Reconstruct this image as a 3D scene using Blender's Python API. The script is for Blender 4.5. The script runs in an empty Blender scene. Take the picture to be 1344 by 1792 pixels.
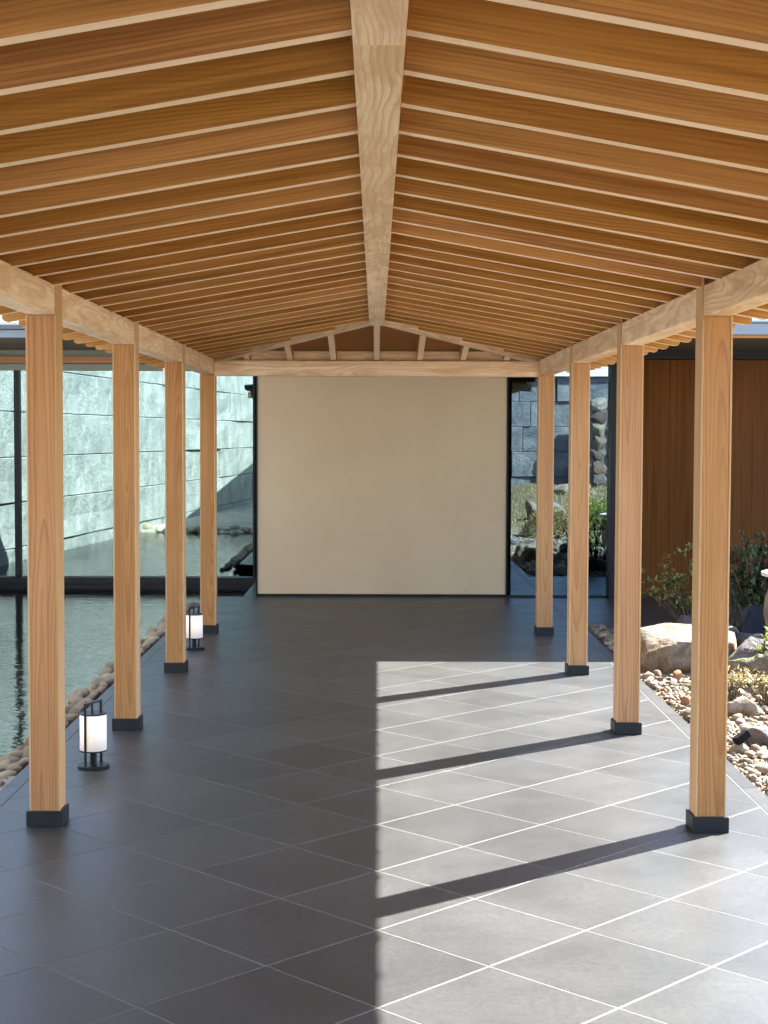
import bpy, bmesh, math, random
from mathutils import Vector, Matrix, noise
random.seed(11)
R = math.radians
scene = bpy.context.scene
COL = scene.collection

# ------------------------------------------------------------------ camera
F_PX, PITCH, YAW, ROLL, EYE = 2687.4, 0.05053, 0.00549, 0.00344, 1.6
cam = bpy.data.objects.new('camera', bpy.data.cameras.new('camera'))
COL.objects.link(cam)
cam.data.sensor_fit = 'VERTICAL'
cam.data.sensor_height = 36.0
cam.data.lens = F_PX / 1792 * 36.0
cam.data.clip_start = 0.05
cam.data.clip_end = 3000
fw = Vector((math.sin(YAW) * math.cos(PITCH), math.cos(YAW) * math.cos(PITCH), -math.sin(PITCH)))
rt = Vector((math.cos(YAW), -math.sin(YAW), 0))
upv = rt.cross(fw)
rt2 = rt * math.cos(ROLL) + upv * math.sin(ROLL)
up2 = upv * math.cos(ROLL) - rt * math.sin(ROLL)
mw = Matrix((rt2, up2, -fw)).transposed().to_4x4()
mw.translation = (0, 0, EYE)
cam.matrix_world = mw
scene.camera = cam

# ------------------------------------------------------------------ sky and sun
SUN = Vector((0.8098, 0.6405, 1.0)).normalized()          # direction towards the sun
world = bpy.data.worlds.new('World')
scene.world = world
world.use_nodes = True
wn = world.node_tree
wn.nodes.clear()
sky = wn.nodes.new('ShaderNodeTexSky')
sky.sky_type = 'NISHITA'
sky.sun_disc = False
sky.sun_elevation = math.asin(SUN.z)
sky.sun_rotation = math.atan2(SUN.x, SUN.y)
bg = wn.nodes.new('ShaderNodeBackground')
bg.inputs['Strength'].default_value = 0.115
wo = wn.nodes.new('ShaderNodeOutputWorld')
wn.links.new(sky.outputs[0], bg.inputs[0])
wn.links.new(bg.outputs[0], wo.inputs[0])
sun = bpy.data.objects.new('sun', bpy.data.lights.new('sun', 'SUN'))
COL.objects.link(sun)
sun.data.energy = 4.8
sun.data.angle = R(0.5)
sun.data.color = (1.0, 0.955, 0.88)
sun.rotation_euler = SUN.to_track_quat('Z', 'Y').to_euler()

scene.view_settings.view_transform = 'Standard'
scene.view_settings.look = 'None'
scene.view_settings.exposure = 2.98
scene.view_settings.gamma = 1.0
scene.view_settings.use_curve_mapping = False
cy = scene.cycles
cy.use_denoising = True
cy.max_bounces = 12
cy.diffuse_bounces = 5
cy.glossy_bounces = 6
cy.transmission_bounces = 8
cy.transparent_max_bounces = 12
cy.caustics_reflective = False
cy.caustics_refractive = False
cy.sample_clamp_indirect = 8.0

# ------------------------------------------------------------------ node helpers
class NT:
    def __init__(s, name):
        s.m = bpy.data.materials.new(name)
        s.m.use_nodes = True
        s.t = s.m.node_tree
        s.t.nodes.clear()
        s.out = s.t.nodes.new('ShaderNodeOutputMaterial')
    def n(s, typ, **kw):
        nd = s.t.nodes.new(typ)
        for k, v in kw.items():
            setattr(nd, k, v)
        return nd
    def put(s, sock, v):
        if isinstance(v, bpy.types.NodeSocket):
            s.t.links.new(v, sock)
        elif v is not None:
            if sock.type == 'RGBA' and not isinstance(v, (int, float)) and len(v) == 3:
                v = (*v, 1)
            sock.default_value = v
    def coord(s, which='Object'):
        return s.n('ShaderNodeTexCoord').outputs[which]
    def math(s, op, a, b=None, c=None, clamp=False):
        nd = s.n('ShaderNodeMath', operation=op, use_clamp=clamp)
        s.put(nd.inputs[0], a); s.put(nd.inputs[1], b); s.put(nd.inputs[2], c)
        return nd.outputs[0]
    def vec(s, op, a, b=None, c=None):
        nd = s.n('ShaderNodeVectorMath', operation=op)
        s.put(nd.inputs[0], a)
        if b is not None: s.put(nd.inputs[1], b)
        if c is not None: s.put(nd.inputs[2], c)
        return nd.outputs[0]
    def mapping(s, v, loc=(0, 0, 0), rot=(0, 0, 0), sc=(1, 1, 1)):
        nd = s.n('ShaderNodeMapping')
        s.put(nd.inputs[0], v)
        nd.inputs[1].default_value = loc; nd.inputs[2].default_value = rot; nd.inputs[3].default_value = sc
        return nd.outputs[0]
    def noise(s, v, scale, detail=4, rough=0.55, dist=0.0, out=0):
        nd = s.n('ShaderNodeTexNoise')
        s.put(nd.inputs['Vector'], v)
        nd.inputs['Scale'].default_value = scale; nd.inputs['Detail'].default_value = detail
        nd.inputs['Roughness'].default_value = rough; nd.inputs['Distortion'].default_value = dist
        return nd.outputs[out]
    def ramp(s, fac, stops, interp='LINEAR'):
        nd = s.n('ShaderNodeValToRGB')
        nd.color_ramp.interpolation = interp
        els = nd.color_ramp.elements
        while len(els) < len(stops): els.new(0.5)
        for e, (p, c) in zip(els, stops):
            e.position = p
            e.color = (c, c, c, 1) if isinstance(c, (int, float)) else (*c, 1)
        s.put(nd.inputs[0], fac)
        return nd.outputs[0]
    def mix(s, fac, a, b, blend='MIX'):
        nd = s.n('ShaderNodeMix', data_type='RGBA', blend_type=blend)
        s.put(nd.inputs[0], fac); s.put(nd.inputs[6], a); s.put(nd.inputs[7], b)
        return nd.outputs[2]
    def bump(s, h, strength=0.3, dist=0.01):
        nd = s.n('ShaderNodeBump')
        nd.inputs['Strength'].default_value = strength; nd.inputs['Distance'].default_value = dist
        s.put(nd.inputs['Height'], h)
        return nd.outputs[0]
    def bsdf(s, color, rough=0.6, spec=0.5, metal=0.0, normal=None, **kw):
        nd = s.n('ShaderNodeBsdfPrincipled')
        s.put(nd.inputs['Base Color'], color); s.put(nd.inputs['Roughness'], rough)
        nd.inputs['Specular IOR Level'].default_value = spec
        nd.inputs['Metallic'].default_value = metal
        if normal is not None: s.put(nd.inputs['Normal'], normal)
        for k, v in kw.items(): s.put(nd.inputs[k], v)
        s.t.links.new(nd.outputs[0], s.out.inputs[0])
        return nd
    def rnd(s):
        return s.n('ShaderNodeObjectInfo').outputs['Random']

def wood(name, light, dark, ring=26.0, ring_amt=0.55, mottle=0.0, mcol=(0.3, 0.15, 0.06), rough=0.55, vary=0.25, face='z', blotch=0.2, wobble=0.10, fine_w=0.016, dep0=0.05, dep1=0.10, drift=0.05, spec=0.2, streak=0.3):
    t = NT(name)
    o = t.coord('Object')
    r = t.rnd()
    r2 = t.math('FRACT', t.math('MULTIPLY', r, 17.31))
    r3 = t.math('FRACT', t.math('MULTIPLY', r, 53.77))
    off = t.n('ShaderNodeCombineXYZ')
    t.put(off.inputs[0], t.math('MULTIPLY', r, 40.0))
    lat, dep = (1, 2) if face == 'z' else (2, 1)
    t.put(off.inputs[lat], t.math('MULTIPLY_ADD', r2, 0.07, -0.035))
    t.put(off.inputs[dep], t.math('MULTIPLY_ADD', r3, dep1, dep0))
    p = t.vec('ADD', o, off.outputs[0])
    # slow wander of the trunk axis
    wob = t.noise(t.vec('MULTIPLY', p, (0.42, 1.2, 1.2)), 1.5, 2, 0.45, 0, 1)
    wob = t.vec('SCALE', t.vec('SUBTRACT', wob, (0.5, 0.5, 0.5)))
    wob.node.inputs['Scale'].default_value = wobble
    fine = t.noise(t.vec('MULTIPLY', p, (2.2, 9.0, 9.0)), 1.5, 2, 0.5, 0, 1)
    fine = t.vec('SCALE', t.vec('SUBTRACT', fine, (0.5, 0.5, 0.5)))
    fine.node.inputs['Scale'].default_value = fine_w
    sxo = t.n('ShaderNodeSeparateXYZ'); t.put(sxo.inputs[0], o)
    dr = t.n('ShaderNodeCombineXYZ')          # the trunk axis leans, so the rings run out as arches
    t.put(dr.inputs[2 if face == 'z' else 1], t.math('MULTIPLY', sxo.outputs[0], t.math('MULTIPLY_ADD', r2, drift, -drift * 1.1)))
    q = t.vec('ADD', t.vec('ADD', t.vec('ADD', t.vec('MULTIPLY', p, (0.0, 1, 1)), dr.outputs[0]), wob), fine)
    w = t.n('ShaderNodeTexWave', wave_type='RINGS', rings_direction='X', wave_profile='SAW')
    t.put(w.inputs['Vector'], q)
    w.inputs['Scale'].default_value = ring
    w.inputs['Distortion'].default_value = 0.0
    rg = t.ramp(w.outputs['Fac'], [(0.0, 0.0), (0.55, 0.22), (0.86, 1.0), (0.97, 0.75), (1.0, 0.0)])
    fib = t.noise(t.vec('MULTIPLY', p, (3.5, 220.0, 220.0)), 1.0, 3, 0.6)
    tone = t.noise(t.vec('MULTIPLY', p, (0.7, 5.0, 5.0)), 1.3, 3, 0.55)
    swell = t.ramp(t.noise(t.vec('MULTIPLY', p, (0.5, 14.0, 14.0)), 1.0, 2, 0.5), [(0.3, 0.25), (0.65, 1.0)])
    col = t.mix(t.math('MULTIPLY', t.math('MULTIPLY', rg, swell), ring_amt), light, dark)
    stk = t.noise(t.vec('MULTIPLY', p, (0.9, 46.0, 46.0)), 1.0, 4, 0.6, 0.2)
    col = t.mix(t.math('MULTIPLY', t.ramp(stk, [(0.46, 0.0), (0.68, 1.0)]), streak), col, dark)
    col = t.mix(t.math('MULTIPLY', t.math('SUBTRACT', tone, 0.42, clamp=True), blotch * 5), col, dark)
    if mottle > 0:
        mt = t.noise(t.vec('MULTIPLY', p, (1.6, 8.0, 8.0)), 1.7, 5, 0.62, 0.6)
        mm = t.ramp(mt, [(0.44, 0.0), (0.58, 1.0)])
        col = t.mix(t.math('MULTIPLY', mm, mottle), col, mcol)
    hsv = t.n('ShaderNodeHueSaturation')
    t.put(hsv.inputs['Color'], col)
    t.put(hsv.inputs['Hue'], t.math('MULTIPLY_ADD', r3, 0.005, 0.4975))
    t.put(hsv.inputs['Saturation'], t.math('MULTIPLY_ADD', r2, -0.12, 1.06))
    val = t.math('MULTIPLY_ADD', r2, vary, 1.0 - vary / 2)
    val = t.math('MULTIPLY', val, t.math('MULTIPLY_ADD', fib, 0.36, 0.82))
    t.put(hsv.inputs['Value'], val)
    nrm = t.bump(t.math('ADD', t.math('MULTIPLY', rg, 0.5), fib), 0.12, 0.002)
    t.bsdf(hsv.outputs[0], rough, spec, normal=nrm)
    return t.m

def plain(name, color, rough=0.5, spec=0.5, metal=0.0, var=0.12, scale=6.0, bump=0.0):
    t = NT(name)
    n = t.noise(t.coord('Object'), scale, 5, 0.6)
    c2 = tuple(max(0.0, c * (1 - var)) for c in color)
    c3 = tuple(min(1.0, c * (1 + var)) for c in color)
    col = t.mix(t.ramp(n, [(0.3, 0.0), (0.7, 1.0)]), c2, c3)
    nr = t.bump(t.noise(t.coord('Object'), scale * 12, 4), bump, 0.004) if bump else None
    t.bsdf(col, t.math('MULTIPLY_ADD', n, 0.16, rough - 0.08), spec, metal, nr)
    return t.m

def rocky(name, stops, scale=4.0, bump=0.6, bdist=0.03, rough=0.85, per_piece=False, moss=None):
    t = NT(name)
    o = t.coord('Object')
    if per_piece:
        isl = t.n('ShaderNodeNewGeometry').outputs['Random Per Island']
        f0 = t.math('FRACT', t.math('ADD', isl, t.math('MULTIPLY', t.rnd(), 7.0)))
        shift = t.vec('ADD', o, t.vec('SCALE', (1, 1, 1)))
        shift.node.inputs[1].links and None
        base = t.ramp(f0, stops)
        n = t.noise(o, scale, 5, 0.65)
        col = t.mix(t.ramp(n, [(0.3, 0.0), (0.72, 1.0)]), t.mix(1.0, base, (0.72, 0.68, 0.62), 'MULTIPLY'), t.mix(1.0, base, (1.25, 1.22, 1.18), 'MULTIPLY'))
    else:
        p = t.vec('ADD', o, t.vec('SCALE', (3.1, 7.3, 5.7)))
        t.put(p.node.inputs[1].links[0].from_node.inputs['Scale'], t.math('MULTIPLY', t.rnd(), 9.0))
        n = t.noise(p, scale, 7, 0.62, 0.4)
        col = t.ramp(n, stops)
        n2 = t.noise(p, scale * 9, 5, 0.7)
        col = t.mix(t.math('MULTIPLY', t.ramp(n2, [(0.35, 1.0), (0.6, 0.0)]), 0.45), col, t.mix(1.0, col, (0.45, 0.42, 0.4), 'MULTIPLY'))
    if moss:
        g = t.n('ShaderNodeNewGeometry')
        sx = t.n('ShaderNodeSeparateXYZ'); t.put(sx.inputs[0], g.outputs['Normal'])
        f = t.math('MULTIPLY', t.ramp(t.noise(o, 7, 5, 0.6), [(0.45, 0.0), (0.6, 1.0)]), t.math('MAXIMUM', sx.outputs[2], 0.1))
        col = t.mix(f, col, moss)
    h = t.math('ADD', t.noise(o, scale * 2.2, 8, 0.66, 0.3), t.math('MULTIPLY', t.noise(o, scale * 13, 5, 0.6), 0.35))
    t.bsdf(col, rough, 0.25, normal=t.bump(h, bump, bdist))
    return t.m

# ------------------------------------------------------------------ materials
M = {}
M['post'] = wood('post_timber', (0.51, 0.278, 0.13), (0.25, 0.105, 0.039), ring=26, ring_amt=0.6, vary=0.14)
M['cheek'] = wood('cheek_timber', (0.60, 0.395, 0.225), (0.41, 0.225, 0.095), ring=44, ring_amt=0.35, vary=0.12)
M['beam'] = wood('beam_timber', (0.90, 0.73, 0.53), (0.56, 0.34, 0.17), ring=20, ring_amt=0.75, face='y', wobble=0.2, fine_w=0.03, mottle=0.6, mcol=(0.60, 0.39, 0.21), vary=0.1)
M['rafter_lit_underside'] = wood('rafter_lit_underside_timber', (0.89, 0.70, 0.50), (0.80, 0.57, 0.37), ring=44, ring_amt=0.3, vary=0.08)  # rafter undersides: floor bounce light put into a paler colour
M['rafter'] = wood('rafter_timber', (0.55, 0.28, 0.078), (0.20, 0.075, 0.016), ring=30, ring_amt=0.55, face='z', vary=0.36, wobble=0.15, fine_w=0.014, dep0=0.03, dep1=0.30, drift=0.07, streak=0.6)  # rafter sides: shade put into the darker colour, same wood as undersides
M['deck'] = wood('deck_timber', (0.40, 0.19, 0.07), (0.25, 0.10, 0.03), ring=30, ring_amt=0.4)
M['cladding'] = wood('cladding_timber', (0.155, 0.057, 0.016), (0.068, 0.023, 0.006), ring=24, ring_amt=0.6, streak=0.8, vary=0.14, rough=0.6, spec=0.08, face='y', dep0=0.48, dep1=0.2, wobble=0.06, drift=0.03)
M['band'] = wood('band_timber', (0.55, 0.25, 0.12), (0.36, 0.14, 0.06), ring=22, ring_amt=0.4)
M['steel'] = plain('black_steel', (0.010, 0.011, 0.013), 0.45, 0.25, var=0.2)
M['plinth'] = plain('plinth_stone', (0.015, 0.018, 0.024), 0.5, 0.3, var=0.25, scale=14, bump=0.15)
M['matte_black'] = plain('matte_black_housing', (0.008, 0.008, 0.009), 0.8, 0.08, var=0.2)
M['fascia'] = plain('fascia_metal', (0.17, 0.19, 0.23), 0.45, 0.5, 0.3, var=0.06)
M['gutter'] = plain('gutter_metal', (0.09, 0.10, 0.11), 0.4, 0.5, 0.4, var=0.1)
M['roofing'] = plain('roof_metal', (0.55, 0.56, 0.57), 0.5, 0.5, 0.0, var=0.05)
M['soffit'] = plain('soffit_board', (0.11, 0.095, 0.065), 0.7, 0.3, var=0.1)
M['soffit_lit'] = plain('lit_soffit_board', (0.30, 0.265, 0.20), 0.7, 0.3, var=0.1)  # left soffit: brighter copy, bounce light off the pond put into its colour
M['header'] = plain('header_panel', (0.34, 0.36, 0.30), 0.6, 0.3, var=0.08)
M['interior'] = plain('interior_lining', (0.05, 0.055, 0.058), 0.7, 0.2)
M['grout'] = plain('grout', (0.145, 0.145, 0.142), 0.95, 0.05, var=0.2, scale=30)

def tile_mat():
    t = NT('charcoal_tile')
    o = t.n('ShaderNodeNewGeometry').outputs['Position']
    r = t.rnd()
    n = t.noise(o, 2.3, 6, 0.6, 0.2)
    n2 = t.noise(o, 140, 4, 0.75)
    n3 = t.noise(o, 9, 5, 0.65, 0.6)
    n4 = t.noise(o, 46, 4, 0.7)
    base = t.mix(t.ramp(n, [(0.3, 0.0), (0.7, 1.0)]), (0.040, 0.0422, 0.0428), (0.0585, 0.0605, 0.061))
    base = t.mix(t.math('MULTIPLY', t.ramp(n3, [(0.60, 0.0), (0.72, 1.0)]), 0.22), base, (0.088, 0.09, 0.09))
    hsv = t.n('ShaderNodeHueSaturation'); t.put(hsv.inputs['Color'], base)
    v = t.math('MULTIPLY', t.math('MULTIPLY_ADD', r, 0.24, 0.88), t.math('MULTIPLY', t.math('MULTIPLY_ADD', n2, 0.8, 0.6), t.math('MULTIPLY_ADD', n4, 0.9, 0.55)))
    t.put(hsv.inputs['Value'], v)
    t.bsdf(hsv.outputs[0], t.math('MULTIPLY_ADD', n, 0.16, 0.32), 0.25, normal=t.bump(n2, 0.10, 0.0012))
    return t.m
M['tile'] = tile_mat()

def plaster_mat():
    t = NT('cream_plaster')
    o = t.coord('Object')
    n = t.noise(o, 1.4, 6, 0.62, 0.3); n2 = t.noise(o, 60, 4, 0.6)
    col = t.mix(t.ramp(n, [(0.3, 0.0), (0.72, 1.0)]), (0.56, 0.425, 0.285), (0.63, 0.495, 0.348))
    col = t.mix(t.math('MULTIPLY', n2, 0.18), col, (0.46, 0.37, 0.26))
    t.bsdf(col, 0.85, 0.2, normal=t.bump(t.math('ADD', n2, t.noise(o, 7, 4)), 0.10, 0.004))
    return t.m
M['plaster'] = plaster_mat()

def glass_mat(name, tint, refl, through, fac):
    t = NT(name)
    tr = t.n('ShaderNodeBsdfTransparent'); tr.inputs[0].default_value = (*through, 1)
    gl = t.n('ShaderNodeBsdfGlossy'); gl.inputs['Color'].default_value = (*tint, 1); gl.inputs['Roughness'].default_value = 0.0
    mx = t.n('ShaderNodeMixShader'); mx.inputs[0].default_value = fac
    t.t.links.new(tr.outputs[0], mx.inputs[1]); t.t.links.new(gl.outputs[0], mx.inputs[2])
    t.t.links.new(mx.outputs[0], t.out.inputs[0])
    return t.m
M['glass_teal'] = glass_mat('teal_window_glass', (0.73, 0.97, 1.0), 0, (0.35, 0.5, 0.5), 0.29)
M['glass_sky_tint'] = glass_mat('sky_tinted_window_glass', (0.62, 0.85, 1.0), 0, (0.3, 0.42, 0.5), 0.27)  # same glass as the teal panes; blue of sky-lit shade put into the tint

def water_mat():
    t = NT('pond_water')
    o = t.n('ShaderNodeNewGeometry').outputs['Position']
    n = t.noise(t.vec('MULTIPLY', o, (1.0, 2.2, 1.0)), 5.0, 3, 0.55, 0.3)
    n2 = t.noise(t.vec('MULTIPLY', o, (1.0, 2.0, 1.0)), 17.0, 2, 0.5)
    nr = t.bump(t.math('ADD', n, t.math('MULTIPLY', n2, 0.3)), 0.16, 0.02)
    fr = t.n('ShaderNodeFresnel'); fr.inputs[0].default_value = 9.0; t.put(fr.inputs['Normal'], nr)
    tr = t.n('ShaderNodeBsdfTransparent'); tr.inputs[0].default_value = (0.76, 0.90, 0.84, 1)
    gl = t.n('ShaderNodeBsdfGlossy'); gl.inputs['Color'].default_value = (1, 1, 1, 1); gl.inputs['Roughness'].default_value = 0.02
    t.put(gl.inputs['Normal'], nr)
    mx = t.n('ShaderNodeMixShader'); t.put(mx.inputs[0], fr.outputs[0])
    t.t.links.new(tr.outputs[0], mx.inputs[1]); t.t.links.new(gl.outputs[0], mx.inputs[2])
    t.t.links.new(mx.outputs[0], t.out.inputs[0])
    return t.m
M['water'] = water_mat()

def bed_mat(name, stops, scale, bump=0.6):
    t = NT(name)
    o = t.n('ShaderNodeNewGeometry').outputs['Position']
    v = t.n('ShaderNodeTexVoronoi'); t.put(v.inputs['Vector'], o); v.inputs['Scale'].default_value = scale
    sp = t.n('ShaderNodeSeparateColor'); t.put(sp.inputs[0], v.outputs['Color'])
    col = t.ramp(sp.outputs[0], stops)
    n = t.noise(o, 1.1, 5)
    col = t.mix(t.ramp(n, [(0.3, 0.0), (0.7, 0.5)]), col, t.mix(1.0, col, (0.5, 0.5, 0.45), 'MULTIPLY'))
    t.bsdf(col, 0.9, 0.2, normal=t.bump(t.math('MULTIPLY', v.outputs['Distance'], -1.0), bump, 0.02))
    return t.m
M['pond_bed'] = bed_mat('pond_bed_pebbles', [(0, (0.28, 0.27, 0.2)), (0.5, (0.44, 0.43, 0.34)), (1, (0.58, 0.56, 0.46))], 14)
M['soil'] = bed_mat('garden_gravel_soil', [(0, (0.13, 0.10, 0.07)), (0.5, (0.24, 0.19, 0.13)), (1, (0.36, 0.30, 0.21))], 26)
M['ground'] = bed_mat('ground_gravel', [(0, (0.36, 0.33, 0.27)), (0.5, (0.46, 0.42, 0.35)), (1, (0.56, 0.52, 0.45))], 9, 0.3)
M['slope'] = bed_mat('dry_turf', [(0, (0.08, 0.06, 0.035)), (0.5, (0.15, 0.115, 0.065)), (1, (0.23, 0.18, 0.10))], 20)
STONES = [(0.0, (0.32, 0.29, 0.23)), (0.18, (0.20, 0.155, 0.105)), (0.34, (0.11, 0.105, 0.10)), (0.48, (0.33, 0.30, 0.24)),
          (0.62, (0.11, 0.08, 0.068)), (0.74, (0.21, 0.205, 0.195)), (0.86, (0.19, 0.115, 0.07)), (1.0, (0.38, 0.35, 0.29))]
M['cobble'] = rocky('garden_cobble', STONES, 22, 0.5, 0.008, per_piece=True)
M['bank_stone'] = rocky('bank_stone', [(0.0, (0.66, 0.55, 0.40)), (0.3, (0.42, 0.35, 0.27)), (0.6, (0.55, 0.48, 0.38)), (1.0, (0.72, 0.64, 0.50))], 16, 0.9, 0.02, per_piece=True)
M['boulder'] = rocky('boulder_stone', [(0.25, (0.10, 0.06, 0.036)), (0.42, (0.19, 0.13, 0.075)), (0.56, (0.29, 0.255, 0.205)), (0.75, (0.12, 0.08, 0.07))], 4.5, 1.0, 0.05)
M['dark_rock'] = rocky('dark_stone', [(0.3, (0.07, 0.065, 0.07)), (0.5, (0.13, 0.12, 0.12)), (0.7, (0.22, 0.20, 0.19))], 5.0, 0.9, 0.03)
M['moss_rock'] = rocky('weathered_stone', [(0.3, (0.10, 0.085, 0.065)), (0.5, (0.22, 0.19, 0.15)), (0.7, (0.36, 0.33, 0.27))], 6.0, 1.0, 0.04, moss=(0.10, 0.12, 0.03))
M['wall_stone'] = rocky('wall_granite', [(0.28, (0.22, 0.225, 0.21)), (0.5, (0.34, 0.34, 0.32)), (0.72, (0.46, 0.455, 0.43))], 2.6, 0.7, 0.08)
M['blue_stone'] = rocky('ashlar_granite', [(0.28, (0.09, 0.10, 0.105)), (0.5, (0.16, 0.165, 0.165)), (0.72, (0.24, 0.24, 0.23))], 2.0, 0.9, 0.05)
M['rubble'] = rocky('rubble_stone', STONES, 3.0, 0.9, 0.05, per_piece=True)
M['white_stone'] = plain('white_stone', (0.72, 0.70, 0.64), 0.8, 0.3, var=0.12, scale=20, bump=0.3)
M['red_stone'] = plain('terracotta_stone', (0.24, 0.12, 0.065), 0.85, 0.2, var=0.2, scale=20, bump=0.3)
M['kawara'] = plain('smoked_roof_tile', (0.055, 0.06, 0.068), 0.45, 0.5, var=0.25, scale=18, bump=0.1)
M['glaze'] = plain('dark_glazed_block', (0.018, 0.024, 0.04), 0.35, 0.5, var=0.3, scale=10)
M['lantern_stone'] = rocky('lantern_stone', [(0.3, (0.20, 0.15, 0.11)), (0.5, (0.33, 0.27, 0.2)), (0.7, (0.44, 0.37, 0.29))], 9, 0.6, 0.02)
M['bark'] = plain('bark', (0.12, 0.085, 0.055), 0.85, 0.2, var=0.3, scale=30, bump=0.3)
M['mortar'] = plain('wall_joint', (0.16, 0.16, 0.157), 0.9, 0.1)

def leaf_mat(name, a, b, c):
    t = NT(name)
    f = t.n('ShaderNodeNewGeometry').outputs['Random Per Island']
    col = t.ramp(f, [(0.0, a), (0.55, b), (1.0, c)])
    d = t.n('ShaderNodeBsdfPrincipled'); t.put(d.inputs['Base Color'], col); d.inputs['Roughness'].default_value = 0.5
    d.inputs['Specular IOR Level'].default_value = 0.3
    tl = t.n('ShaderNodeBsdfTranslucent'); t.put(tl.inputs[0], col)
    mx = t.n('ShaderNodeMixShader'); mx.inputs[0].default_value = 0.3
    t.t.links.new(d.outputs[0], mx.inputs[1]); t.t.links.new(tl.outputs[0], mx.inputs[2]); t.t.links.new(mx.outputs[0], t.out.inputs[0])
    return t.m
M['leaf_olive'] = leaf_mat('olive_leaves', (0.13, 0.14, 0.04), (0.26, 0.26, 0.08), (0.40, 0.37, 0.15))
M['leaf_dark'] = leaf_mat('dark_leaves', (0.03, 0.05, 0.018), (0.065, 0.10, 0.04), (0.13, 0.16, 0.08))
M['leaf_bright'] = leaf_mat('bright_leaves', (0.10, 0.15, 0.025), (0.19, 0.24, 0.04), (0.32, 0.36, 0.08))
M['leaf_dry'] = leaf_mat('dry_leaves', (0.19, 0.15, 0.06), (0.32, 0.26, 0.11), (0.45, 0.38, 0.19))

def shade_mat():
    t = NT('lit_lantern_shade')
    o = t.coord('Object')
    sx = t.n('ShaderNodeSeparateXYZ'); t.put(sx.inputs[0], o)
    d = t.vec('DISTANCE', o, (0.03, -0.06, 0.185))
    g = t.ramp(t.math('MULTIPLY', t.vec('LENGTH', t.vec('SUBTRACT', o, (0.02, -0.06, 0.19))).node.outputs['Value'], 9.0), [(0.0, 1.0), (1.0, 0.0)])
    col = t.mix(g, (1.0, 0.93, 0.92), (1.0, 0.72, 0.48))
    t.bsdf((0.75, 0.73, 0.72), 0.7, 0.2, **{'Emission Color': col, 'Emission Strength': t.math('MULTIPLY_ADD', g, 0.045, 0.045)})
    return t.m
M['shade'] = shade_mat()

# ------------------------------------------------------------------ object helpers
WORLD = {}
def place(o, parent, Mx):
    """Put o at world matrix Mx under parent."""
    WORLD[o.name] = Mx.copy()
    if parent is not None:
        o.parent = parent
        o.matrix_basis = WORLD[parent.name].inverted() @ Mx
    else:
        o.matrix_basis = Mx
    return o

def tag(o, label=None, cat=None, group=None, kind=None):
    if label: o['label'] = label
    if cat: o['category'] = cat
    if group: o['group'] = group
    if kind: o['kind'] = kind
    return o

def empty(name, loc, label=None, cat=None, group=None, kind=None, rz=0.0):
    o = bpy.data.objects.new(name, None)
    o.empty_display_size = 0.1
    COL.objects.link(o)
    place(o, None, Matrix.Translation(loc) @ Matrix.Rotation(rz, 4, 'Z'))
    return tag(o, label, cat, group, kind)

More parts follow.
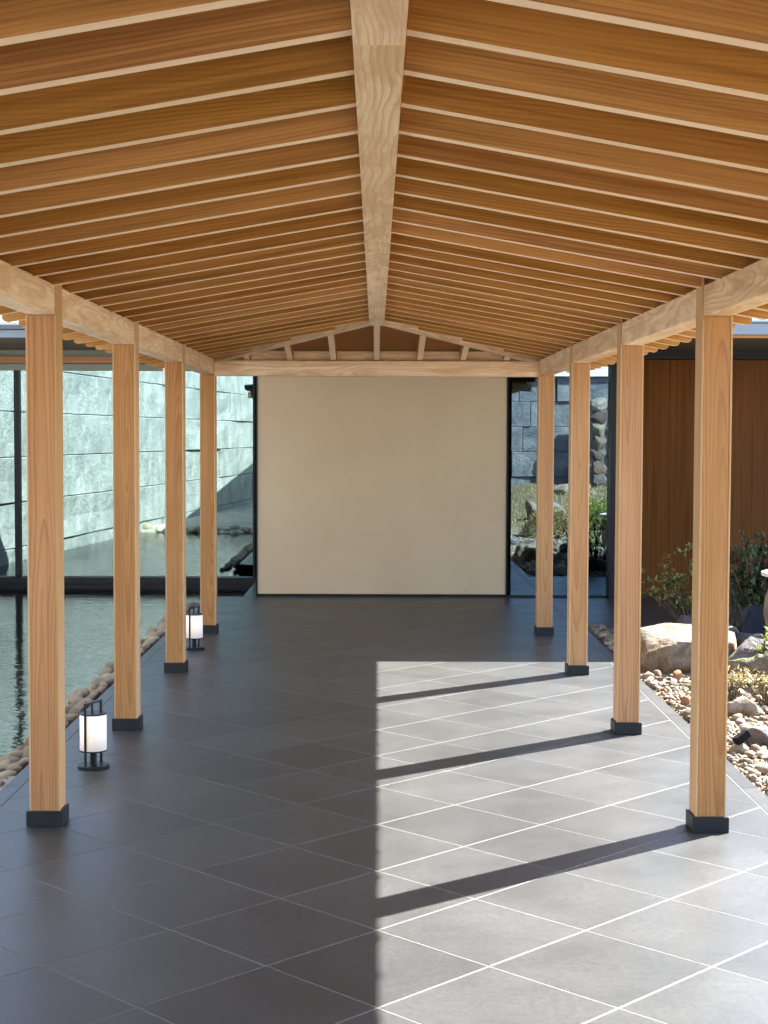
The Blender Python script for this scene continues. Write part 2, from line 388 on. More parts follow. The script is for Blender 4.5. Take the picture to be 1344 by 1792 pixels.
class MB:
    def __init__(s): s.v = []; s.f = []
    def add(s, vs, fs):
        b = len(s.v); s.v += [tuple(v) for v in vs]; s.f += [tuple(i + b for i in f) for f in fs]; return s
    def box(s, x0, x1, y0, y1, z0, z1):
        return s.add([(x0, y0, z0), (x1, y0, z0), (x1, y1, z0), (x0, y1, z0), (x0, y0, z1), (x1, y0, z1), (x1, y1, z1), (x0, y1, z1)],
                     [(0, 3, 2, 1), (4, 5, 6, 7), (0, 1, 5, 4), (1, 2, 6, 5), (2, 3, 7, 6), (3, 0, 4, 7)])
    def cbox(s, x0, x1, y0, y1, z0, z1, c):
        """box with chamfered long edges (along x) and ends"""
        ring = [(y0 + c, z0), (y1 - c, z0), (y1, z0 + c), (y1, z1 - c), (y1 - c, z1), (y0 + c, z1), (y0, z1 - c), (y0, z0 + c)]
        ym, zm = (y0 + y1) / 2, (z0 + z1) / 2
        ky, kz = 1 - 2 * c / (y1 - y0), 1 - 2 * c / (z1 - z0)
        inr = [(ym + (y - ym) * ky, zm + (z - zm) * kz) for y, z in ring]
        vs = [(x0, y, z) for y, z in inr] + [(x0 + c, y, z) for y, z in ring] + [(x1 - c, y, z) for y, z in ring] + [(x1, y, z) for y, z in inr]
        fs = [tuple(range(7, -1, -1)), tuple(range(24, 32))]
        for k in range(3):
            for i in range(8):
                j = (i + 1) % 8
                fs.append((k * 8 + i, k * 8 + j, k * 8 + 8 + j, k * 8 + 8 + i))
        return s.add(vs, fs)
    def prism(s, poly, z0, z1, axis='z'):
        n = len(poly)
        if axis == 'z':
            vs = [(x, y, z0) for x, y in poly] + [(x, y, z1) for x, y in poly]
        elif axis == 'x':
            vs = [(z0, x, y) for x, y in poly] + [(z1, x, y) for x, y in poly]
        else:
            vs = [(x, z0, y) for x, y in poly] + [(x, z1, y) for x, y in poly]
        fs = [tuple(range(n - 1, -1, -1)), tuple(range(n, 2 * n))] + [(i, (i + 1) % n, n + (i + 1) % n, n + i) for i in range(n)]
        return s.add(vs, fs)
    def lathe(s, prof, n=24, cx=0, cy=0):
        vs = [(cx + r * math.cos(2 * math.pi * k / n), cy + r * math.sin(2 * math.pi * k / n), z) for r, z in prof for k in range(n)]
        fs = [(a * n + k, a * n + (k + 1) % n, (a + 1) * n + (k + 1) % n, (a + 1) * n + k) for a in range(len(prof) - 1) for k in range(n)]
        fs += [tuple(range(n - 1, -1, -1)), tuple(range((len(prof) - 1) * n, len(prof) * n))]
        return s.add(vs, fs)
    def tube(s, pts, rads, n=6):
        b = len(s.v); k = len(pts)
        for i, p in enumerate(pts):
            p = Vector(p)
            d = (Vector(pts[min(i + 1, k - 1)]) - Vector(pts[max(i - 1, 0)])).normalized()
            a = d.orthogonal().normalized(); c = d.cross(a)
            for j in range(n):
                t = 2 * math.pi * j / n
                s.v.append(tuple(p + (a * math.cos(t) + c * math.sin(t)) * rads[i]))
        for i in range(k - 1):
            for j in range(n):
                s.f.append((b + i * n + j, b + i * n + (j + 1) % n, b + (i + 1) * n + (j + 1) % n, b + (i + 1) * n + j))
        s.f.append(tuple(b + j for j in range(n - 1, -1, -1))); s.f.append(tuple(b + (k - 1) * n + j for j in range(n)))
        return s
    def mesh(s, name, mat, smooth=False):
        me = bpy.data.meshes.new(name)
        me.from_pydata(s.v, [], s.f)
        bm = bmesh.new(); bm.from_mesh(me)
        bmesh.ops.recalc_face_normals(bm, faces=bm.faces)
        bm.to_mesh(me); bm.free()
        me.materials.append(M[mat])
        if smooth: me.polygons.foreach_set('use_smooth', [True] * len(me.polygons))
        return me
    def build(s, name, mat, parent=None, Mx=None, smooth=False):
        return link(name, s.mesh(name, mat, smooth), parent, Mx)

def link(name, me, parent=None, Mx=None):
    o = bpy.data.objects.new(name, me)
    COL.objects.link(o)
    return place(o, parent, Mx if Mx is not None else Matrix.Identity(4))

CACHE = {}
def timber(name, parent, p0, p1, w, h, mat, c=0.003, up=(0, 0, 1), flip=False):
    """a length of wood from p0 to p1 (centre line), its grain along local x"""
    p0, p1 = Vector(p0), Vector(p1)
    x = (p1 - p0); L = x.length; x.normalize()
    z = Vector(up); z = (z - x * z.dot(x)).normalized(); y = z.cross(x)
    key = (round(L, 3), round(w, 4), round(h, 4), mat, c, name)
    if key not in CACHE:
        CACHE[key] = MB().cbox(0, L, -w / 2, w / 2, -h / 2, h / 2, c).mesh(name, mat)
    Mx = Matrix((x, y, z)).transposed().to_4x4(); Mx.translation = p0
    return link(name, CACHE[key], parent, Mx)

# ================================================================== SETTING
# ground sheet with a rectangular opening for the pond
PX0, PX1, PY0, PY1 = -5.6, -1.31, 7.25, 16.95
G = 900.0
gz = -0.03
xs, ys = [-G, PX0, PX1, G], [-G, PY0, PY1, G]
mb = MB()
for i in range(3):
    for j in range(3):
        if i == 1 and j == 1: continue
        mb.add([(xs[i], ys[j], gz), (xs[i + 1], ys[j], gz), (xs[i + 1], ys[j + 1], gz), (xs[i], ys[j + 1], gz)], [(0, 1, 2, 3)])
tag(mb.build('ground', 'ground'), kind='structure')
mb = MB()   # basin: floor and sides
mb.add([(PX0, PY0, gz), (PX1, PY0, gz), (PX1, PY1, gz), (PX0, PY1, gz), (PX0, PY0 + .5, -.5), (PX1 - .02, PY0 + .5, -.5), (PX1 - .02, PY1, -.5), (PX0, PY1, -.5)],
       [(4, 5, 6, 7), (0, 1, 5, 4), (1, 2, 6, 5), (2, 3, 7, 6), (3, 0, 4, 7)])
tag(mb.build('pond_bed', 'pond_bed'), kind='structure')
WZ = -0.10
mb = MB(); mb.add([(PX0, PY0, WZ), (PX1, PY0, WZ), (PX1, PY1, WZ), (PX0, PY1, WZ)], [(0, 1, 2, 3)])
pond = tag(mb.build('pond_water', 'water'), kind='structure')
if pond.data.polygons[0].normal.z < 0: pond.data.flip_normals()

# ------------------------------------------------------------------ pavement: diagonal tiles on grout
TX0, TX1, TY0, TY1 = -1.600, 1.665, 2.2, 15.06
pave = tag(MB().box(-1.675, 1.74, -2.1, 15.05, -0.12, -0.0007).box(-1.30, 1.74, 15.05, 15.4, -0.12, -0.0007).box(1.74, 4.7, 12.83, 15.4, -0.12, -0.0007).build('pavement', 'grout'), kind='structure')
S2 = 0.47626 / math.sqrt(2)
OX, OY = -0.66166, 4.88816
GAP = 0.006
def clip(poly, a, b, c):
    """keep a*x+b*y<=c"""
    out = []
    for i, p in enumerate(poly):
        q = poly[(i + 1) % len(poly)]
        dp, dq = a * p[0] + b * p[1] - c, a * q[0] + b * q[1] - c
        if dp <= 0: out.append(p)
        if dp * dq < 0:
            t = dp / (dp - dq); out.append((p[0] + (q[0] - p[0]) * t, p[1] + (q[1] - p[1]) * t))
    return out
def shrink(poly, d):
    n = len(poly); out = poly
    A = sum(poly[i][0] * poly[(i + 1) % n][1] - poly[(i + 1) % n][0] * poly[i][1] for i in range(n))
    sg = 1 if A > 0 else -1
    for i in range(n):
        p, q = poly[i], poly[(i + 1) % n]
        ex, ey = q[0] - p[0], q[1] - p[1]; L = math.hypot(ex, ey)
        if L < 1e-6: continue
        nx, ny = ey / L * sg, -ex / L * sg
        out = clip(out, nx, ny, nx * p[0] + ny * p[1] - d)
        if len(out) < 3: return []
    return out
full = None
def tile(poly, cx, cyy, tilt):
    global full
    whole = len(poly) == 4 and abs(max(p[0] for p in poly) - min(p[0] for p in poly) - 2 * S2) < 1e-4 and abs(max(p[1] for p in poly) - min(p[1] for p in poly) - 2 * S2) < 1e-4
    if whole and full: me = full
    else:
        loc = [(x - cx, y - cyy) for x, y in poly]
        a = shrink(loc, GAP / 2); b = shrink(loc, GAP / 2 + 0.0014)
        if len(a) < 3 or len(a) != len(b): return
        n = len(a)
        m_ = MB()
        m_.add([(x, y, -0.012) for x, y in a] + [(x, y, -0.0006) for x, y in a] + [(x, y, 0) for x, y in b],
               [tuple(range(2 * n, 3 * n))] + [(k * n + i, k * n + (i + 1) % n, (k + 1) * n + (i + 1) % n, (k + 1) * n + i) for k in range(2) for i in range(n)])
        me = m_.mesh('tile', 'tile')
        if whole: full = me
    Mx = Matrix.Translation((cx, cyy, random.uniform(-.0002, .0002))) @ Matrix.Rotation(random.gauss(0, tilt), 4, 'X') @ Matrix.Rotation(random.gauss(0, tilt), 4, 'Y')
    link('tile', me, pave, Mx)
def area(p): return abs(sum(p[i][0] * p[(i + 1) % len(p)][1] - p[(i + 1) % len(p)][0] * p[i][1] for i in range(len(p)))) / 2
for rx0, rx1, ry0, ry1 in ((TX0, TX1, TY0, TY1), (TX1 + .002, 4.6, 12.90, 15.06)):
    for i in range(-40, 60):
        for j in range(-60, 40):
            cx, cyy = OX + S2 * (i + j), OY + S2 * (i - j) + S2 * 0
            # tile spans corner (i,j) .. (i+1,j+1): centre is shifted by one half diagonal in x
            cx += S2
            if cx < rx0 - S2 or cx > rx1 + S2 or cyy < ry0 - S2 or cyy > ry1 + S2: continue
            poly = [(cx - S2, cyy), (cx, cyy - S2), (cx + S2, cyy), (cx, cyy + S2)]
            for a, b, c in ((-1, 0, -rx0), (1, 0, rx1), (0, -1, -ry0), (0, 1, ry1)):
                poly = clip(poly, a, b, c)
                if len(poly) < 3: break
            if len(poly) < 3 or area(poly) < 0.004: continue
            poly = [p for k, p in enumerate(poly) if math.hypot(p[0] - poly[k - 1][0], p[1] - poly[k - 1][1]) > 1e-4]
            tile(poly, cx, cyy, 0.0004)
# plain paving behind the viewer
MB().box(-1.60, 1.665, -2.1, 2.195, -0.02, 0.0).build('paving_slab', 'tile', pave)
# kerb stones along both edges
def kerb(x0, x1, y0, y1):
    g = 0.002
    MB().box(x0 + g, x1 - g, y0 + g, y1 - g, -0.30, 0.001).build('kerb_stone', 'tile', pave)
y = -2.1
L = 0.90
while y < 14.9:
    y1 = min(y + L, 14.95)
    kerb(-1.677, -1.602, y, y1)
    if y < 12.88: kerb(1.667, 1.742, y, min(y1, 12.9))
    y = y1
for k in range(4): kerb(1.742 + k * .72, 1.742 + (k + 1) * .72, 12.825, 12.9)
kerb(-1.602, -1.30, 14.97, 15.045)
for k in range(2): MB().box(-1.30, -1.172, 15.06 + k * .95, 15.06 + (k + 1) * .95 - .004, -.3, 0.0).build('kerb_stone', 'tile', pave)

# ================================================================== BUILDING BEHIND
bld = empty('hall_building', (0, 15.5, 0), 'low dark hall with teal and blue glass, brown timber panels and grey metal eaves', 'building')
EY = 12.40
def B(name, mat, *b):
    m_ = MB(); m_.box(*b); return m_.build(name, mat, bld)
# roof in lapped metal courses
def roof(x0, x1, y0, z0):
    pr = []
    yy, zz = y0, z0
    while yy < 21:
        pr += [(yy, zz), (yy, zz + .018)]
        yy += .32; zz += .068
        pr.append((yy, zz))
    prof = pr + [(yy, zz - .06), (y0, z0 - .03)]
    o = MB().prism(prof, x0, x1, 'x').build('roof', 'roofing', bld)
    return o
EYL = 15.6
rl = roof(-14, -1.90, EYL + .01, 2.70); rr = roof(1.90, 11, EY + .01, 2.52); rm = roof(-1.90, 1.90, EY + .03, 2.50)
MB().box(-14, -1.895, EYL - .02, EYL + .005, 2.563, 2.640).build('fascia', 'fascia', rl)
MB().box(-14, -1.893, EYL - .05, EYL + .01, 2.646, 2.688).build('gutter', 'gutter', rl)
MB().box(1.895, 11, EY - .02, EY + .005, 2.412, 2.500).build('fascia', 'fascia', rr)
MB().box(1.893, 11, EY - .03, EY + .01, 2.503, 2.515).build('gutter', 'gutter', rr)
MB().box(1.9, 11, EY + .006, EY + .04, 2.385, 2.455).build('fascia_board', 'deck', rr)
MB().add([(-14, EYL + .006, 2.57), (-1.9, EYL + .006, 2.57), (-1.9, 16.76, 2.50), (-14, 16.76, 2.50)], [(0, 3, 2, 1)]).build('soffit', 'soffit_lit', bld)
MB().add([(1.9, EY + .045, 2.40), (11, EY + .045, 2.40), (11, 15.05, 2.44), (1.9, 15.05, 2.44)], [(0, 3, 2, 1)]).build('soffit', 'soffit', bld)
B('soffit', 'soffit', -1.9, 1.9, 13.2, 17.0, 2.60, 2.64)
# right wing: steel header, timber panels, corner column, glass
B('header', 'steel', 1.30, 11, 15.0, 15.3, 2.342, 2.60)
x = 2.37
while x < 10.5:
    o = timber('timber_panel', bld, (x + .449, 15.12, 0.03), (x + .449, 15.12, 2.338), .894, .06, 'cladding', 0.002, up=(0, -1, 0))
    x += .898
B('plinth_recess', 'steel', 2.36, 11, 15.12, 15.2, -.1, 0.028)
B('column', 'steel', 2.288, 2.352, 14.96, 15.10, 0, 2.342)
g = MB().box(1.332, 2.286, 15.07, 15.08, 0.022, 2.342).build('glass_pane', 'glass_sky_tint', bld)
B('window_frame', 'steel', 1.30, 2.286, 15.05, 15.10, 0.001, 0.02)
# left wing: glass wall above the pond
GY = 16.9
B('sill', 'steel', -12, -1.30, GY - .10, GY + .12, -.045, 0.022)
B('foundation', 'plinth', -12, -1.30, GY - .04, GY + .12, -.6, -.046)
B('header', 'header', -12, -1.17, GY - .02, GY + .14, 2.285, 2.36)
B('eave_band', 'band', -12, -1.17, GY - .14, GY + .14, 2.362, 2.432)
B('upper_wall', 'header', -12, -1.17, GY - .05, GY + .14, 2.433, 3.1)
edges = [-1.335, -3.93, -6.53, -9.13, -11.7]
for a, b in zip(edges[1:], edges[:-1]):
    MB().box(a + .03, b - (.03 if b < -2 else .012), GY - .006, GY + .006, 0.024, 2.283).build('glass_pane', 'glass_teal', bld)
for k, e in enumerate(edges):
    B('mullion', 'steel', e - (.03 if k else .012), e + (.03 if k else .012), GY - .05, GY + .05, 0.023, 2.284)
B('return_wall', 'steel', -1.305, -1.18, 16.75, 17.0, 0.001, 2.6)
# dark rooms behind the glass
B('interior_floor', 'interior', -12, 11, 17.05, 21, -.02, 0.0); B('interior_floor', 'interior', -1.16, 11, 15.25, 17.05, -.021, -.001)
B('interior_back_wall', 'interior', -12, 11, 21, 21.1, -.02, 5); B('interior_ceiling', 'interior', -12, 11, 17.05, 21, 2.66, 2.7)
B('interior_ceiling', 'interior', 1.3, 11, 15.32, 17.04, 2.61, 2.65)
B('end_wall', 'interior', -12.1, -12, 16.9, 21, -.02, 5); B('end_wall', 'interior', 11, 11.1, 12.5, 21, -.02, 5)
# column seen dimly through the glass
B('interior_column', 'header', -3.3, -3.18, 18.4, 18.5, 0, 2.66)

# cream plaster wall panel
pw = empty('plaster_wall', (0.06, 15.1, 0), 'cream plaster wall panel with thin black edges closing the walkway end', 'wall')
MB().box(-1.160, 1.283, 15.075, 15.19, 0.028, 2.59).build('plaster_panel', 'plaster', pw)
MB().box(-1.172, -1.162, 15.062, 15.185, 0.0, 2.59).build('edge_trim', 'steel', pw)
MB().box(1.285, 1.298, 15.062, 15.185, 0.0, 2.59).build('edge_trim', 'steel', pw)
MB().box(-1.160, 1.283, 15.09, 15.17, 0.0, 0.027).build('base_trim', 'steel', pw)

# ================================================================== TIMBER CANOPY
CX = 0.0055
can = empty('timber_canopy', (CX, 6, 0), 'pale timber walkway canopy on square posts with close-set rafters and ridge beam', 'canopy')
SLOPE = 0.174
ZR = 2.413
YS, YHIP = -2.0, 10.97       # south end, start of the hip
def zu(d): return ZR - SLOPE * d      # underside of rafters at distance d from ridge line
PW, HALF = 0.123, 1.3495
SP = 2.03128
RH, RW = 0.092, 0.048
posts = []
for side in (-1, 1):
    y0 = 6.253 if side < 0 else 6.179
    for k in range(-4, 4):
        cx, cyy = CX + side * HALF, y0 + SP * k
        core = timber('post', can, (cx, cyy, 0.05), (cx, cyy, 2.0735), PW - .018, PW, 'post', 0.0015, up=(1, 0, 0) if False else (0, 1, 0))
        # inner and outer cheek boards; the inner one runs past the beam up to the rafters
        xi, xo = cx - side * (PW / 2 - .0045), cx + side * (PW / 2 - .0045)
        ztop = zu(abs(xi - CX)) - 0.004
        timber('cheek_board', core, (xi, cyy, 0.05), (xi, cyy, ztop + .06), .0082, PW + .002, 'cheek', 0.001, up=(0, 1, 0))
        timber('cheek_board', core, (xo, cyy, 0.05), (xo, cyy, 2.0735), .0082, PW + .002, 'cheek', 0.001, up=(0, 1, 0))
        b = .073
        MB().cbox(0, .064, -b, b, -b, b, .0015).build('plinth', 'plinth', core, Matrix.Translation((cx, cyy, 0.0005)) @ Matrix.Rotation(R(-90), 4, 'Y'))
    # eave beam in bay lengths, butted over the posts
    ends = [YS + .1] + [y0 + SP * k for k in range(-3, 3)] + [y0 + SP * 3 + .06]
    for a, b in zip(ends[:-1], ends[1:]):
        timber('eave_beam', can, (CX + side * HALF, a + .0008, 2.135), (CX + side * HALF, b - .0008, 2.135), .112, .121, 'beam', 0.004)
    # blocking above the beam
    timber('blocking_board', can, (CX + side * (HALF + .02), YS + .1, 2.2385), (CX + side * (HALF + .02), 12.36, 2.2385), .022, .084, 'rafter', 0.001)
# tie beam at the far end
YT = 12.285
timber('tie_beam', can, (CX - HALF + .058, YT, 2.1215), (CX + HALF - .058, YT, 2.1215), .112, .122, 'beam', 0.004)
# ridge beam in three lengths
for a, b in ((YS, 3.13), (3.13, 7.2), (7.2, 11.12)):
    timber('ridge_beam', can, (0.004, a + .0006, 2.44), (0.004, b - .0006, 2.44), .106, .12, 'beam', 0.004)

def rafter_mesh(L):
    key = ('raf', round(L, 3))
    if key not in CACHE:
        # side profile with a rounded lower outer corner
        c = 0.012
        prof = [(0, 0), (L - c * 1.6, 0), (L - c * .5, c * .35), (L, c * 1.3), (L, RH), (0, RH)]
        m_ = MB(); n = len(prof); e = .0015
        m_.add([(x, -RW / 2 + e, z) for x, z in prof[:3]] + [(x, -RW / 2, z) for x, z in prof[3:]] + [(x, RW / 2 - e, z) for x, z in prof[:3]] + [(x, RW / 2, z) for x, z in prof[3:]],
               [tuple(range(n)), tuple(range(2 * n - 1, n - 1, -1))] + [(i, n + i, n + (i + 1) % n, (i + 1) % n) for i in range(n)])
        me = m_.mesh('rafter', 'rafter'); me.materials.append(M['rafter_lit_underside'])
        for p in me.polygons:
            if p.normal.z < -.7: p.material_index = 1  # downward faces take the copy with light painted in
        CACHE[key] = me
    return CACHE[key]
def rafter(p0, p1, name='rafter'):
    """p0, p1: points on the underside"""
    p0, p1 = Vector(p0), Vector(p1)
    x = p1 - p0; L = x.length; x.normalize()
    z = Vector((0, 0, 1)); z = (z - x * x.z).normalized(); y = z.cross(x)
    Mx = Matrix((x, y, z)).transposed().to_4x4(); Mx.translation = p0
    return link(name, rafter_mesh(L), can, Mx)
XE = 1.735
y = 6.165 - .3385 * 24
while y < 12.6:
    for side in (-1, 1):
        d0 = max(0.054, y - YHIP + .03)
        if d0 < XE - .15:
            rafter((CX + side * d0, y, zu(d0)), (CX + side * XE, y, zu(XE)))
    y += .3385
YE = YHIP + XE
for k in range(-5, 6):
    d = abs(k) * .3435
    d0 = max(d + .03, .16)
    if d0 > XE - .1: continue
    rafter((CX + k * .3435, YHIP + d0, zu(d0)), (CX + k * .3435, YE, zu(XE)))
# blocks on the tie between the end rafters
for k in range(-4, 4):
    xa = CX + k * .3435 + .025; xb = CX + (k + 1) * .3435 - .025
    if max(abs(xa), abs(xb)) > 1.36: 
        xa = max(xa, CX - 1.24); xb = min(xb, CX + 1.24)
    timber('blocking_board', can, (xa, YT + .02, 2.2235), (xb, YT + .02, 2.2235), .022, .076, 'beam', 0.001)
# hip rafters
for side in (-1, 1):
    d = XE
    timber('hip_rafter', can, (CX + side * .03, YHIP + .03, zu(0.03) + .016), (CX + side * d, YHIP + d, zu(d) + .016), .07, .08, 'beam', 0.002)
# roof deck over the rafters and the metal covering above it
XO = 1.80
YO = YHIP + XO
def roof_shell(name, mat, z0, z1, xo, top_only=False):
    pts = []
    for off in (z0, z1):
        zo, zr = ZR - SLOPE * xo + off, ZR + off
        yo = YHIP + xo
        pts += [(CX - xo, YS - .05, zo), (CX, YS - .05, zr), (CX + xo, YS - .05, zo), (CX + xo, yo, zo), (CX - xo, yo, zo), (CX, YHIP, zr)]
    f = []
    for b in (0, 6):
        f += [(b + 0, b + 1, b + 5, b + 4), (b + 1, b + 2, b + 3, b + 5), (b + 5, b + 3, b + 4)]
    f += [(0, 1, 7, 6), (1, 2, 8, 7), (2, 3, 9, 8), (3, 4, 10, 9), (4, 0, 6, 10)]
    return MB().add(pts, f).build(name, mat, can)
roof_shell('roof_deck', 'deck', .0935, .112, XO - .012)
roof_shell('roof_covering', 'gutter', .1125, .165, XO)

# ================================================================== LANTERNS
def lantern(loc, rz, label):
    t = empty('floor_lantern', loc, label, 'lantern', 'drum lanterns on the walkway floor', rz=rz)
    Mt = WORLD[t.name]
    def bld_(m_, name, mat, parent=t, smooth=False): return m_.build(name, mat, parent, Mt, smooth)
    base = bld_(MB().lathe([(.073, 0.0005), (.076, .003), (.076, .013), (.073, .016)], 36), 'base', 'steel')
    bld_(MB().lathe([(.016, .016), (.016, .082)], 16), 'stem', 'steel')
    sh = bld_(MB().lathe([(.0635, .088), (.0635, .258)], 40), 'lamp_shade', 'shade', smooth=False)
    for p in sh.data.polygons: p.use_smooth = len(p.vertices) == 4
    bld_(MB().lathe([(.0655, .082), (.0655, .0875)], 40), 'rim', 'steel', sh)
    bld_(MB().lathe([(.0655, .2585), (.0655, .264)], 40), 'rim', 'steel', sh)
    h = MB()
    h.box(-.0055, .0055, -.072, -.0665, .016, .318).box(-.0055, .0055, .0665, .072, .016, .318)
    h.box(-.0055, .0055, -.0665, .0665, .309, .318)
    h.box(-.004, .004, -.012, -.004, .264, .309)
    bld_(h, 'handle', 'steel')
    return t
lantern((-1.349, 7.30, 0), R(-22), 'lit white drum lantern with black handle between the two nearest left posts')
lantern((-1.345, 11.36, 0), R(-22), 'lit white drum lantern with black handle beside the farthest left post')

# ================================================================== STONES
def stone_mesh(name, mat, seed, sub=2, squash=(1, 1, .7), rough=.22, facet=0.0, cuts=(), flat=False):
    bm = bmesh.new()
    bmesh.ops.create_icosphere(bm, subdivisions=sub, radius=1.0)
    rr = random.Random(seed)
    off = Vector((rr.uniform(0, 50), rr.uniform(0, 50), rr.uniform(0, 50)))
    planes = [(Vector((rr.gauss(0, 1), rr.gauss(0, 1), rr.gauss(0, .8))).normalized(), rr.uniform(.55, .9)) for _ in range(int(7 * facet))] + [(Vector(n_).normalized(), d) for n_, d in cuts]
    for v in bm.verts:
        p = v.co.normalized()
        r = 1 + rough * noise.noise(p * 1.1 + off) * 1.5 + rough * .5 * noise.noise(p * 2.6 + off)
        if sub >= 4: r += rough * .25 * noise.noise(p * 6 + off) + rough * .12 * noise.noise(p * 14 + off)
        q = p * r
        for n_, d in planes:
            k = q.dot(n_)
            if k > d: q -= n_ * (k - d) * .9
        if sub >= 5: q *= 1 + .035 * noise.noise(q * 4 + off) + .022 * noise.noise(q * 9 + off) + .012 * noise.noise(q * 22 + off)
        v.co = Vector((q.x * squash[0], q.y * squash[1], q.z * squash[2]))
    me = bpy.data.meshes.new(name)
    bm.to_mesh(me); bm.free()
    me.materials.append(M[mat])
    me.polygons.foreach_set('use_smooth', [not flat] * len(me.polygons))
    return me
cob = [stone_mesh('stone', 'cobble', s, 2, (1, random.uniform(.65, .95), random.uniform(.5, .75)), .36, 3.4 if s % 3 else 1.0, flat=bool(s % 3)) for s in range(10)]
bank = [stone_mesh('stone', 'bank_stone', 40 + s, 2, (1, random.uniform(.7, .95), random.uniform(.7, .9)), .3, 2.0) for s in range(6)]
def smat(x, y, z, s):
    return Matrix.Translation((x, y, z)) @ Matrix.Rotation(random.uniform(0, 6.28), 4, 'Z') @ Matrix.Rotation(random.gauss(0, .3), 4, 'X') @ Matrix.Rotation(random.gauss(0, .3), 4, 'Y') @ Matrix.Scale(s, 4)

# garden bed on the right
def gh(x, y):   # bed height
    return -0.012 + 0.03 * noise.noise(Vector((x * 1.3, y * 1.3, 4))) + max(0, min(1, (x - 2.2) / 1.2)) * .07
mb = MB()
NX, NY = 22, 60
gx0, gx1, gy0, gy1 = 1.745, 6.5, -3.0, 12.82
for j in range(NY + 1):
    for i in range(NX + 1):
        xx = gx0 + (gx1 - gx0) * (i / NX) ** 1.5; yy = gy0 + (gy1 - gy0) * j / NY
        mb.v.append((xx, yy, gh(xx, yy) + (-.035 if i == 0 else 0)))
for j in range(NY):
    for i in range(NX):
        a = j * (NX + 1) + i; mb.f.append((a, a + 1, a + NX + 2, a + NX + 1))
bed = tag(mb.build('gravel_bed', 'soil', smooth=True), kind='structure')
def px(x, y, z):
    d = Vector((x, y, z)) - Vector((0, 0, EYE)); w = d.dot(fw)
    return 672 + F_PX * d.dot(rt2) / w, 896 - F_PX * d.dot(up2) / w, w
spots = []
BLD = [(2.14, 10.52, .40, .36), (2.50, 10.15, .26, .24), (2.52, 9.62, .26, .22)]   # boulders (x, y, rx, ry)
for _ in range(10000):
    yy = random.uniform(5.6, 12.78); xx = gx0 + .03 + abs(random.random() ** 1.15) * (min(1.9, 0.35 + (yy - 5.6) * .24))
    if any(((xx - a) / c) ** 2 + ((yy - b) / d) ** 2 < .8 for a, b, c, d in BLD): continue
    big = random.random()
    s = random.uniform(.010, .021) if big < .80 else random.uniform(.021, .040)
    if big > .985: s = random.uniform(.038, .058)
    spots.append((xx, yy, s))
spots.sort(key=lambda q: -q[2])
grid = {}; keep = []
for xx, yy, s in spots:   # fewer overlaps
    cell = (int(xx / .09), int(yy / .09)); ok = True
    for dx in (-1, 0, 1):
        for dy in (-1, 0, 1):
            for (a, b, c) in grid.get((cell[0] + dx, cell[1] + dy), ()):
                if math.hypot(a - xx, b - yy) < (c + s) * .72: ok = False
    if ok:
        grid.setdefault(cell, []).append((xx, yy, s)); keep.append((xx, yy, s))
vis, rest = [], []
for xx, yy, s in keep:
    u, v, w = px(xx, yy, 0)
    (vis if u < 1360 else rest).append((s / w, xx, yy, s))
vis.sort(reverse=True)
for _, xx, yy, s in vis[:296]:
    link('stone', cob[random.randrange(10)], bed, smat(xx, yy, gh(xx, yy) + s * .28, s))
mb = MB()
for _, xx, yy, s in vis[296:] + rest:
    me = cob[random.randrange(10)]; T = smat(xx, yy, gh(xx, yy) + s * .28, s)
    mb.add([T @ v.co for v in me.vertices], [tuple(p.vertices) for p in me.polygons])
tag(mb.build('small_stones', 'cobble', bed, smooth=True), kind='stuff')
ws = stone_mesh('stone', 'white_stone', 91, 3, (1, 1, .95), .04)
link('stone', ws, bed, Matrix.Translation((1.905, 9.72, .03)) @ Matrix.Scale(.021, 4))
rs = stone_mesh('stone', 'red_stone', 92, 2, (1, .8, .9), .3, 3.0, flat=True)
link('stone', rs, bed, smat(1.84, 9.02, .03, .042))
rs2 = stone_mesh('stone', 'red_stone', 93, 2, (1, .8, .9), .3, 3.0, flat=True)
link('stone', rs2, bed, smat(1.98, 9.97, .03, .045))

# pond bank on the left: one line of stones against the kerb, then the near shore
pb = tag(MB().box(-1.86, -1.68, 5.2, 14.9, -.5, -.22).box(-4.3, -1.9, 6.8, 7.26, -.5, -.06).build('pond_bank', 'soil'), kind='structure')
y = 5.4
while y < 14.7:
    s = random.uniform(.036, .068)
    link('stone', bank[random.randrange(6)], pb, smat(-1.745 - random.uniform(0, .02), y, -.045, s))
    y += s * 2.15
y = 5.4
while y < 14.7:
    s = random.uniform(.045, .085)
    link('stone', bank[random.randrange(6)], pb, smat(-1.86 - random.uniform(0, .05), y, -.105, s))
    y += s * 2.2
y = 5.4
while y < 13:
    s = random.uniform(.04, .07)
    link('stone', bank[random.randrange(6)], pb, smat(-1.99 - random.uniform(0, .05), y, -.15, s))
    y += s * random.uniform(2.2, 5)
x = -4.1
while x < -1.95:
    s = random.uniform(.07, .14)
    link('stone', bank[random.randrange(6)], pb, smat(x, 7.24 + random.uniform(-.05, .05), -.06, s))
    x += s * 1.6

